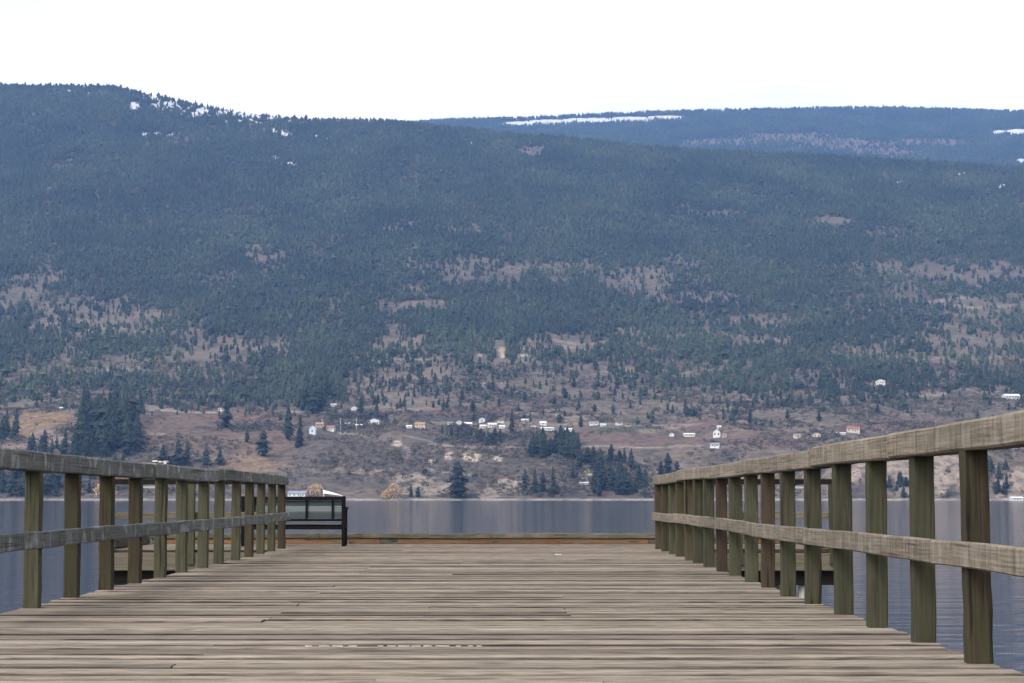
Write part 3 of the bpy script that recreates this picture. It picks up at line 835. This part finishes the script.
def house(px, py, wpx, hpx, wall, roof, label, cat='house', name='house', gable='side', depth=.8, group=None, rz=None):
    """walls, pitched roof, windows and door; sits on the slope"""
    p = ground_at(px, py); s = p.y / F
    w, h = wpx * s * .9, hpx * s * .88
    dp = max(4.0, w * depth) if gable == 'side' else max(6.0, w * 1.1)
    dp = min(dp, 11)
    wh = h * .62; rh = h - wh
    t = empty(name, (p.x, p.y, p.z), rz if rz is not None else rnd.uniform(-.25, .25)); tag(t, label, cat, group)
    bm = bmesh.new()
    if gable == 'side':
        prof = [(-dp / 2, -2.5), (dp / 2, -2.5), (dp / 2, wh), (0, wh + rh), (-dp / 2, wh)]
        f = lambda q, a: (a * w / 2, q[0], q[1])
    else:
        prof = [(-w / 2, -2.5), (w / 2, -2.5), (w / 2, wh), (0, wh + rh), (-w / 2, wh)]
        f = lambda q, a: (q[0], -a * dp / 2, q[1])
    A = [bm.verts.new(f(q, -1)) for q in prof]; B = [bm.verts.new(f(q, 1)) for q in prof]
    bm.faces.new(A); bm.faces.new(B)
    for i in range(5): bm.faces.new((A[i], A[(i + 1) % 5], B[(i + 1) % 5], B[i]))
    bmesh.ops.recalc_face_normals(bm, faces=bm.faces)
    bm_obj('wall', bm, HW[wall], t)
    bm = bmesh.new()
    half = dp / 2 if gable == 'side' else w / 2
    sl_ = math.hypot(half, rh); an = math.atan2(rh, half)
    ln = (w if gable == 'side' else dp) + .9
    for sg in (-1, 1):
        L_ = sl_ + .6
        if gable == 'side':
            c = Vector((0, sg * (half + .5) / 2, wh + rh / 2 - .5 * math.tan(an) / 2 + .16))
            box(bm, c, (ln, L_, .22), Matrix.Rotation(-sg * an, 3, 'X'))
        else:
            c = Vector((sg * (half + .5) / 2, 0, wh + rh / 2 - .5 * math.tan(an) / 2 + .16))
            box(bm, c, (L_, ln, .22), Matrix.Rotation(sg * an, 3, 'Y'))
    bm_obj('roof', bm, HR[roof], t)
    nwin = max(1, int(w / 3.6))
    for i in range(nwin):
        x = (i + .5) / nwin * w - w / 2
        fy = -dp / 2 - .04
        bm = bmesh.new(); box(bm, (x, fy, wh * .56), (min(1.5, w / nwin * .5), .12, wh * .34)); bm_obj('window', bm, M_GLASS, t)
    if w > 8:
        bm = bmesh.new(); box(bm, (w * .5 - w / nwin + .1, -dp / 2 - .05, wh * .36), (1.0, .1, wh * .72)); bm_obj('door', bm, M_DOOR, t)
    return t

HS = [
 (313, 434, 7, 9, 'blue', 'white', 'pale blue two storey house beside the tall dark conifers', 'end'),
 (320, 427, 9, 5, 'tan', 'orange', 'tan house with orange roof behind the pale blue house', 'side'),
 (331, 431, 9, 6, 'white', 'red', 'white house with rust red roof right of the pale blue house', 'side'),
 (349, 425, 10, 2.6, 'white', 'white', 'long low white shed between the red roofed house and the gabled white house', 'side'),
 (359, 427, 7, 3, 'grey', 'white', 'small grey shed beside the long low white shed', 'side'),
 (374.5, 425, 12, 7, 'white', 'white', 'white house with a wide white gable standing alone on the terrace', 'end'),
 (409, 428, 6, 3, 'white', 'white', 'small white shed left of the cream house', 'side'),
 (420, 428, 11, 6.5, 'cream', 'orange', 'cream house with orange roof at the edge of the terrace', 'side'),
 (450, 425, 6, 3.5, 'cream', 'grey', 'small cream house, leftmost of the row above the low grove', 'side'),
 (459, 424, 6, 4, 'white', 'grey', 'white house with grey roof, second in the row above the low grove', 'end'),
 (468, 426, 8, 4, 'tan', 'white', 'tan house with pale roof in the row, left of the single dark conifer', 'side'),
 (482, 422, 7, 5, 'white', 'grey', 'highest white house of the row, right of the single dark conifer', 'end'),
 (483, 428, 7, 3.5, 'cream', 'white', 'low cream house in front of the highest white house', 'side'),
 (492, 427, 9, 4.5, 'grey', 'white', 'grey house with pale roof in the middle of the row', 'side'),
 (501, 423, 7, 4, 'white', 'brown', 'white house with brown roof near the right end of the row', 'side'),
 (502, 428, 6, 3, 'white', 'white', 'tiny white house at the right end of the row beside the tall conifer', 'side'),
 (525.5, 421, 9, 2.2, 'white', 'white', 'thin white roofed shed up the road right of the tall conifer', 'side'),
 (533, 428, 5, 2.2, 'white', 'white', 'tiny white shed left of the long white shed', 'side'),
 (543, 425, 7, 4, 'white', 'white', 'boxy white house behind the long white shed', 'side'),
 (547, 430, 14, 3, 'white', 'white', 'long white shed above the dense dark grove', 'side'),
 (569, 431, 8, 3, 'white', 'white', 'white shed half hidden behind the top of the dark grove', 'side'),
 (594, 425, 10, 3.8, 'white', 'grey', 'pale house right of the dark conifer on the road', 'side'),
 (603, 426, 6, 2.4, 'white', 'white', 'little white shed right of the pale house', 'side'),
 (619, 425, 7, 4, 'white', 'brown', 'white house with dark brown roof beside the green strip', 'side'),
 (628, 426, 7, 3, 'tan', 'brown', 'dark brown roofed barn beside the green strip', 'side'),
 (672, 436, 5, 3, 'white', 'white', 'small white cube house in the red orchard', 'end'),
 (689, 436, 12, 3, 'cream', 'white', 'long cream house in the red orchard', 'side'),
 (717, 437, 8, 9, 'grey', 'grey', 'grey house with a tall steep gable in the red orchard', 'end'),
 (724, 437, 5, 5, 'tan', 'brown', 'narrow tan house touching the steep gabled house', 'end'),
 (719, 428, 4, 2.5, 'white', 'white', 'tiny white hut above the steep gabled house', 'side'),
 (715, 447, 10, 4.5, 'white', 'grey', 'white house below the steep gabled house', 'side'),
 (797, 438, 7, 4.5, 'cream', 'grey', 'cream house just above the right railing', 'side'),
 (816, 437, 8, 5, 'cream', 'brown', 'cream house with brown roof just above the right railing', 'end'),
 (853, 432, 14, 6, 'pink', 'red', 'wide pinkish house with red roof above the right railing', 'side'),
 (841, 434, 10, 1.6, 'white', 'white', 'thin white shed beside the wide pinkish house', 'side'),
 (880, 384, 10, 5, 'white', 'white', 'bright white house alone among the trees on the right slope', 'end'),
 (1011, 399, 17, 5.5, 'white', 'white', 'wide white house at the right edge among the trees', 'side'),
 (333.5, 406, 6, 2.5, 'white', 'white', 'small white house in the trees above the pale blue house', 'side'),
 (354.5, 410, 6, 3.5, 'white', 'white', 'white house at the foot of the pointed conifer', 'end'),
 (222, 411, 7, 3.5, 'white', 'grey', 'white cottage at the top of the reddish orchard', 'side'),
 (480, 356, 6, 2.2, 'tan', 'grey', 'small dull tan house left of the tan rock face high on the slope', 'side'),
 (524, 356, 7, 2.2, 'grey', 'grey', 'small grey house right of the tan rock face high on the slope', 'side'),
 (298, 497, 20, 6.5, 'white', 'blue', 'white shore cottage with blue roof behind the bench', 'side'),
 (584, 484, 9, 2.0, 'white', 'white', 'thin white boat shed above the middle shore', 'side'),
 (605, 485, 6, 2.0, 'white', 'white', 'smaller white boat shed among the shore conifers', 'side'),
 (1016, 500, 13, 3.5, 'white', 'white', 'white boathouse on the water edge at the right edge', 'side'),
 (62, 409, 4, 2, 'white', 'white', 'tiny white hut above the orange grass field', 'side'),
]
for hsp in HS:
    x, y, w, h, wa, ro, lb, gb = hsp
    cat = 'shed' if 'shed' in lb or 'barn' in lb else ('boathouse' if 'boathouse' in lb else ('hut' if 'hut' in lb else 'house'))
    house(x, y, w, h, wa, ro, lb, cat, {'shed': 'shed', 'boathouse': 'boathouse', 'hut': 'hut'}.get(cat, 'house'), gb)

# white tent roof on the shore behind the bench
p = ground_at(333, 497.5); s = p.y / F
t = empty('tent', (p.x, p.y, p.z)); tag(t, 'white peaked tent roof on the shore just right of the rounded orange bush', 'tent')
bm = bmesh.new()
a, b_, hh = 9.5 * s, 3.5, 7.5 * s
v = [bm.verts.new(c) for c in ((-a, -b_, hh), (-a, b_, hh * .95), (a, -b_, hh * .25), (a, b_, hh * .25), (-a * .1, -b_ * 1.1, hh * .72), (-a * .1, b_ * 1.1, hh * .7), (-a, -b_, hh * .55), (-a, b_, hh * .55))]
bm.faces.new((v[0], v[4], v[5], v[1])); bm.faces.new((v[4], v[2], v[3], v[5])); bm.faces.new((v[0], v[6], v[4])); bm.faces.new((v[6], v[2], v[4]));
bm_obj('canopy', bm, M_WHITE, t)
for sx, sy, q in ((-.98, -.9, .9), (-.98, .9, .9), (.96, -.9, .25), (.96, .9, .25)):
    bm = bmesh.new(); box(bm, (sx * a, sy * b_, hh * q / 2 - .4), (.25, .25, hh * q + .6)); bm_obj('pole', bm, M_WHITE, t)

# power poles
for x, y, h, lb in [(340.5, 430, 12, 'pale power pole left of the long low white shed'), (356.5, 430, 12, 'pale power pole right of the long low white shed'), (322, 428, 9, 'short pale power pole above the tan house')]:
    p = ground_at(x, y); s = p.y / F
    t = empty('power_pole', tuple(p)); tag(t, lb, 'power pole', 'power poles among the houses')
    bm = bmesh.new(); bmesh.ops.create_cone(bm, cap_ends=True, segments=8, radius1=.28, radius2=.18, depth=h * s, matrix=Matrix.Translation((0, 0, h * s / 2)))
    bm_obj('mast', bm, HW['grey'], t)
    bm = bmesh.new(); box(bm, (0, 0, h * s - 1), (2.4, .2, .2)); bm_obj('crossarm', bm, HW['grey'], t)

# ------------------------------------------------------------------ the pier
L0, L1 = Vector((-3.243, 12.89, 0)), Vector((-3.339, 27.7, 0))
R0, R1 = Vector((2.095, 8.58, 0)), Vector((2.135, 27.7, 0))
def lx(y): return L0.x + (L1.x - L0.x) * (y - L0.y) / (L1.y - L0.y)
def rx_(y): return R0.x + (R1.x - R0.x) * (y - R0.y) / (R1.y - R0.y)
HEADX0, HEADX1, HEADY0, HEADY1 = -5.96, 4.72, 27.78, 31.0

pier = empty('wooden_pier', (0, 14, 0)); tag(pier, 'weathered grey plank pier running out to a wider head over the lake', 'pier')
def deck_mesh():
    r = random.Random(5)
    V, Fc, tint = [], [], []
    def plank(x0, x1, y, w, th=.045):
        z = r.gauss(0, .004); dz = r.gauss(0, .0012)
        ns = 10
        g = max(.45, min(1.45, r.gauss(1.0, .2)))
        if r.random() < .10: g *= .62
        tc_ = (g * r.uniform(.97, 1.05), g, g * r.uniform(.93, 1.03))
        ph, ph2 = r.uniform(0, 6), r.uniform(0, 6); grime = r.uniform(.15, .62)
        k0 = len(V)
        for i in range(ns + 1):
            f = i / ns; x = x0 + (x1 - x0) * f
            wob = .003 * math.sin(f * 7 + ph) + r.uniform(-.0015, .0015)
            zz = z + dz * math.sin(f * 5 + ph2)
            yf, yb = y + wob + r.uniform(-.0015, .0015), y + w + wob + r.uniform(-.0015, .0015)
            b = r.uniform(.005, .012)
            V.extend([(x, yf, zz - th), (x, yf, zz - b), (x, yf + b * .7, zz - b * .3), (x, yf + b * 1.8, zz), (x, yb - b * 1.8, zz), (x, yb - b * .7, zz - b * .3), (x, yb, zz - b), (x, yb, zz - th)])
            e0, e1, e2 = (tuple(c * q for c in tc_) for q in (grime * .5, grime * .8, grime + .12))
            tint.extend([e0, e1, e2, tc_, tc_, e2, e1, e0])
        for i in range(ns):
            a, b2 = k0 + i * 8, k0 + (i + 1) * 8
            for j in range(8):
                q = (j + 1) % 8
                Fc.append((a + j, b2 + j, b2 + q, a + q))
        for e in (k0, k0 + ns * 8):
            Fc.append((e, e + 1, e + 6, e + 7)); Fc.append((e + 1, e + 2, e + 5, e + 6)); Fc.append((e + 2, e + 3, e + 4, e + 5))
    y = -3.0
    while y < HEADY1 - .05:
        w = r.choice([.184, .140, .138, .140])
        gap = r.uniform(.005, .015)
        if y < HEADY0 - .02:
            x0, x1 = lx(y) - .045 + r.uniform(-.008, .008), rx_(y) + .045 + r.uniform(-.008, .008)
        else:
            x0, x1 = HEADX0 + r.uniform(-.015, .015), HEADX1 + r.uniform(-.015, .015)
        if r.random() < .4:
            j = x0 + (x1 - x0) * r.choice([.33, .5, .67]) + r.uniform(-.02, .02)
            plank(x0, j - .003, y, w); plank(j + .003, x1, y, w)
        else: plank(x0, x1, y, w)
        y += w + gap
    return V, Fc, tint
V, Fc, tint = deck_mesh()
me = np_mesh('deck_planks', V, Fc, M_DECK)
attr_color(me, 'plank_tint', np.array(tint))
o = mesh_obj('deck_planks', me, pier); o.matrix_parent_inverse = Matrix.Translation((0, -14, 0))
bmx = bpy.data.meshes  # noqa
def ppart(name, bm, mat, loc=(0, 0, 0), rot=None):
    o = bm_obj(name, bm, mat, pier, (loc[0], loc[1] - 14, loc[2]), rot)
    return o
# stringers and side beams
for x in (-2.9, -1.6, -.5, .6, 1.8):
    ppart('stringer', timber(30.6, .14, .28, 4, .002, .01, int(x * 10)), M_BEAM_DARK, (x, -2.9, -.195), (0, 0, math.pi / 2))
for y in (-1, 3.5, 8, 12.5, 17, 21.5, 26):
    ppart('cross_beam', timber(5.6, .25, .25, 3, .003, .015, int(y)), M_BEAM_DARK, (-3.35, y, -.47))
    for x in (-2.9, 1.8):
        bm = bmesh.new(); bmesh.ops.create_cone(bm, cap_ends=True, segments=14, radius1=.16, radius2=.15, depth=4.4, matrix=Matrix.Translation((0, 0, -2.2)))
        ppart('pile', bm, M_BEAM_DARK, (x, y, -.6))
# head: fascia towards us on both wings, beams and piles below
for (x0, x1) in ((HEADX0, lx(27.7) - .12), (rx_(27.7) + .12, HEADX1)):
    ppart('fascia', timber(x1 - x0, .05, .26, 4, .003, .008, int(x0 * 7)), M_BEAM, (x0, HEADY0 - .03, -.18))
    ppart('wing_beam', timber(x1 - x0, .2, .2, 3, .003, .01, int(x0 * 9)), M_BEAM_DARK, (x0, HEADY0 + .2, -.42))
ppart('fascia', timber(HEADX1 - HEADX0, .05, .26, 5, .003, .008, 71), M_BEAM, (HEADX0, HEADY1 + .03, -.18))
for x in (HEADX0 - .03, HEADX1 + .03):
    ppart('fascia', timber(HEADY1 - HEADY0, .05, .26, 3, .003, .008, 72), M_BEAM, (x, HEADY0, -.18), (0, 0, math.pi / 2))
for x, mt in ((-5.3, M_BEAM_DARK), (4.27, M_PILE)):
    for y in (28.05, 30.6):
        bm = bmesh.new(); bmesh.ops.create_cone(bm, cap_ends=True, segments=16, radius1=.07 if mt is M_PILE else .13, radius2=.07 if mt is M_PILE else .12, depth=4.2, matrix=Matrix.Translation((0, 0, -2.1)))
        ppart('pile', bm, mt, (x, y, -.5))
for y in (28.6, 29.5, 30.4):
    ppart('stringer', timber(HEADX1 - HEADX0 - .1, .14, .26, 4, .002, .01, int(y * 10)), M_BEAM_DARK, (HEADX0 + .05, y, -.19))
# kerb timbers: upper mossy beam over an orange lower one, in lengths
xs = [HEADX0 + .15, -4.3, -2.62, -2.12, -1.85, -.7, 1.0, 2.2, 3.6, HEADX1 - .15]
low = ['O', 'O', 'O', 'G', 'O', 'O', 'O', 'G', 'O']
for i in range(len(xs) - 1):
    ppart('kerb_block', timber(xs[i + 1] - xs[i] - .006, .12, .085, 4, .003, .008, 80 + i), M_KERB_O if low[i] == 'O' else M_KERB_G, (xs[i] + .003, HEADY1 - .12, .0445))
xs = [HEADX0 + .12, -3.1, -.3, 2.5, HEADX1 - .12]
for i in range(4):
    ppart('kerb_beam', timber(xs[i + 1] - xs[i] - .006, .16, .085, 6, .004, .012, 90 + i), M_KERB_G, (xs[i] + .003, HEADY1 - .125, .131))
for x in (HEADX0 + .07, HEADX1 - .07):
    ppart('kerb_beam', timber(HEADY1 - HEADY0 - .5, .14, .14, 4, .004, .012, 97), M_KERB_G, (x, HEADY0 + .2, .075), (0, 0, math.pi / 2))
# thin white dashes on one plank: worn edge, its highlight put into the colour
bm = bmesh.new()
r = random.Random(3)
x = -1.02
while x < -.12:
    w_ = r.uniform(.015, .07)
    for q in range(int(w_ / .008) + 1):
        box(bm, (x + q * .008, 9.5 + r.uniform(-.004, .004), .0065), (r.uniform(.006, .014), r.uniform(.003, .013), .003), Matrix.Rotation(r.uniform(-.5, .5), 3, 'Z'))
    x += w_ + r.uniform(.012, .045) + (.09 if -.86 < x < -.78 else 0)
ppart('worn_edge_highlight', bm, M_WORN)

# ------------------------------------------------------------------ railings
def railing(A, B, n, extra, width, mats, railmat, label, inner, tops, mids, seedbase, post_choice, near_dz):
    dirv = (B - A); step = dirv.length / (n - 1); dirn = dirv.normalized()
    ang = math.atan2(dirn.y, dirn.x)
    root = empty('wooden_railing', tuple(A), 0.0)
    tag(root, label, 'railing', 'railings along the two pier sides')
    protos = {}
    for i in range(-extra, n):
        p = dirn * (step * i)
        k = post_choice(i)
        key = (k, i % 4)
        if key not in protos:
            bmp = timber(.962, width, width, 8, .0028, .006, seedbase + len(protos) * 3, 'Z')
            me_ = bpy.data.meshes.new('post'); bmp.to_mesh(me_); bmp.free(); me_.materials.append(mats[k]); protos[key] = me_
        o = mesh_obj('post', protos[key], root, (p.x + rnd.uniform(-.012, .012), p.y + rnd.uniform(-.03, .03), 0), (rnd.uniform(-.006, .006), rnd.uniform(-.009, .009), ang - math.pi / 2 + rnd.uniform(-.05, .05)))
        if k == 2: o['label'] = 'reddish brown post'
    def run(joints, w, h, z, off, name, bev):
        for a, b in zip(joints[:-1], joints[1:]):
            q = dirn * (a - A.y) + Vector((inner * off + rnd.uniform(-.004, .004), 0, z + rnd.uniform(-.005, .005) + near_dz * max(0, 1 - (a - A.y) / (B.y - A.y))))
            L_ = (b - a) - .004
            o = bm_obj(name, timber(L_, w, h, max(4, int(L_ * 2)), .0028, bev, rnd.randrange(9999), 'X', rnd.uniform(-.006, .006)), railmat, root, tuple(q), (0, rnd.uniform(-.0018, .0018), ang + rnd.uniform(-.001, .001)))
    run(tops, .15, .131, 1.005, 0.0, 'top_rail', .010)
    run(mids, .042, .114, .478, width / 2 + .0225, 'mid_rail', .007)
    return root
def left_choice(i): return [0, 1, 1, 1, 0, 0, 0, 0, 0, 1, 0, 0, 2][i] if 0 <= i < 13 else 0
rl = railing(L0, L1, 13, 2, .105, [M_POST_G, M_POST_B, M_POST_R], M_RAIL_L, 'left railing of dark weathered timber with thirteen mossy posts, ending at the bench', 1,
             [10.2, 17.05, 20.9, 24.3, 27.85], [10.2, 13.4, 18.25, 23.0, 25.6, 27.95], 1000, left_choice, -.02)
def right_choice(i): return {3: 0, 4: 0, 6: 2, 5: 0, 9: 2, 10: 0, 12: 1, 13: 1, 14: 0, 15: 1, 16: 2}.get(i, 0 if i % 3 else 1)
rr = railing(R0, R1, 17, 2, .108, [M_POST_G, M_POST_B, M_POST_R], M_RAIL_R, 'right railing of pale grey tan timber with seventeen mossy posts along the pier', -1,
             [6.0, 10.25, 12.95, 16.6, 20.3, 24.0, 27.85], [6.0, 9.15, 13.2, 17.0, 20.6, 24.2, 27.85], 2000, right_choice, .003)
# the splintered pale end where two lengths of the left top rail meet
bm = bmesh.new()
r = random.Random(8)
for k in range(4):
    box(bm, (r.uniform(-.05, .05), .55 + k * .14 + r.uniform(-.03, .03), 1.074 + r.uniform(0, .004)), (r.uniform(.02, .05), r.uniform(.08, .2), .012), Matrix.Rotation(r.uniform(-.2, .2), 3, 'X'))
o = bm_obj('splinter', bm, M_SPLIT, rl, (lx(17.3) - L0.x, 17.05 - L0.y, 0)); o['label'] = 'pale splintered wood on the rail joint'

# railings on the two wings of the head
def wing(x0, x1, posts, label, boardx):
    y = HEADY0 + .06
    root = empty('wing_railing', (x0, y, 0)); tag(root, label, 'railing', 'short railings on the wings of the pier head')
    for i, x in enumerate(posts):
        bm_obj('post', timber(1.16, .10, .10, 5, .003, .006, 300 + i, 'Z'), M_POST_G, root, (x - x0, -.10, -.22))
    bm_obj('top_rail', timber(x1 - x0, .12, .072, 4, .003, .006, 310), M_RAIL_SHADE, root, (0, -.01, .976))
    bm_obj('rail_cap', timber(x1 - x0, .15, .03, 4, .003, .006, 311), M_RAIL_R, root, (0, -.01, 1.029))
    bm_obj('mid_rail', timber(x1 - x0, .04, .10, 4, .003, .006, 312), M_BEAM, root, (0, -.025, .485))
    bm = bmesh.new(); box(bm, (boardx - x0, .03, .903), (.42, .02, .035)); bm_obj('white_strip', bm, M_WHITE, root)
    bm = bmesh.new()
    for q in (-.12, .12): box(bm, (boardx - x0 + q, .03, .932), (.02, .012, .03))
    bm_obj('bracket', bm, M_STEEL, root)
wing(HEADX0, lx(27.7) - .09, (HEADX0 + .03, -4.66), 'short railing on the left wing of the pier head, behind the left railing posts', -5.3)
wing(rx_(27.7) + .09, HEADX1, (3.3, HEADX1 - .06), 'short railing on the right wing of the pier head, behind the right railing posts', 4.27)

# ------------------------------------------------------------------ bench (seen from behind, facing the lake)
BX0, BX1, BY = -4.15, -2.55, 29.25
bench = empty('park_bench', ((BX0 + BX1) / 2, BY, 0)); tag(bench, 'black steel bench with grey slats facing the lake at the pier end', 'bench')
bw = BX1 - BX0
def bpart(name, fn, mat, bev=.004):
    bm = bmesh.new(); fn(bm)
    return bm_obj(name, bm, mat, bench)
for sx in (-1, 1):
    x = sx * (bw / 2 - .03)
    bpart('leg', lambda bm: (box(bm, (x, 0, .385), (.06, .05, .77), Matrix.Rotation(math.radians(3), 3, 'X'), .006)), M_STEEL)
    bpart('leg', lambda bm: (box(bm, (x - sx * .012, .50, .285), (.045, .05, .57), None, .006)), M_STEEL)
    bpart('armrest', lambda bm: (box(bm, (x, .25, .585), (.06, .55, .035), None, .006)), M_STEEL)
    bpart('side_rail', lambda bm: (box(bm, (x, .25, .31), (.04, .46, .05), None, .004)), M_STEEL)
bpart('top_bar', lambda bm: box(bm, (0, -.01, .735), (bw - .01, .045, .06), None, .006), M_STEEL)
bpart('lower_bar', lambda bm: box(bm, (0, .0, .405), (bw - .12, .035, .038), None, .004), M_STEEL)
bpart('seat_bar', lambda bm: box(bm, (0, .02, .287), (bw - .12, .05, .052), None, .004), M_STEEL)
bpart('seat_bar', lambda bm: box(bm, (0, .47, .30), (bw - .12, .05, .05), None, .004), M_STEEL)
for x in (-.60, -.20, .20, .60):
    bpart('back_stay', lambda bm: box(bm, (x, -.005, .565), (.032, .022, .30), None, .003), M_STEEL)
for z, mt, hgt in ((.662, M_SLAT_D, .082), (.573, M_SLAT_L, .088), (.478, M_SLAT_D, .092)):
    o = bm_obj('back_slat', timber(bw - .13, .028, hgt, 3, .001, .005, int(z * 100)), mt, bench, (-bw / 2 + .065, .024, z))
for y, z in ((.06, .352), (.17, .345), (.28, .345), (.39, .35)):
    bm_obj('seat_slat', timber(bw - .13, .095, .034, 3, .001, .005, int(y * 100)), M_SLAT_L, bench, (-bw / 2 + .065, y, z))

# small scrap of litter on the planks
bm = bmesh.new()
vs = [bm.verts.new(c) for c in ((-.045, -.03, .0), (.03, -.04, .002), (.045, .03, .016), (.0, .05, .006), (-.035, .035, .02), (.0, .0, .012))]
for a, b in ((0, 1), (1, 2), (2, 3), (3, 4), (4, 0)): bm.faces.new((vs[a], vs[b], vs[5]))
r_ = bmesh.ops.solidify(bm, geom=bm.faces[:], thickness=.004)
o = bm_obj('paper_scrap', bm, M_WORN, None, ((558 - 512) * 24.5 / F, 24.5, .012)); tag(o, 'small crumpled white scrap lying on the planks near the pier end', 'litter')
print('individual trees', NTREE[0])
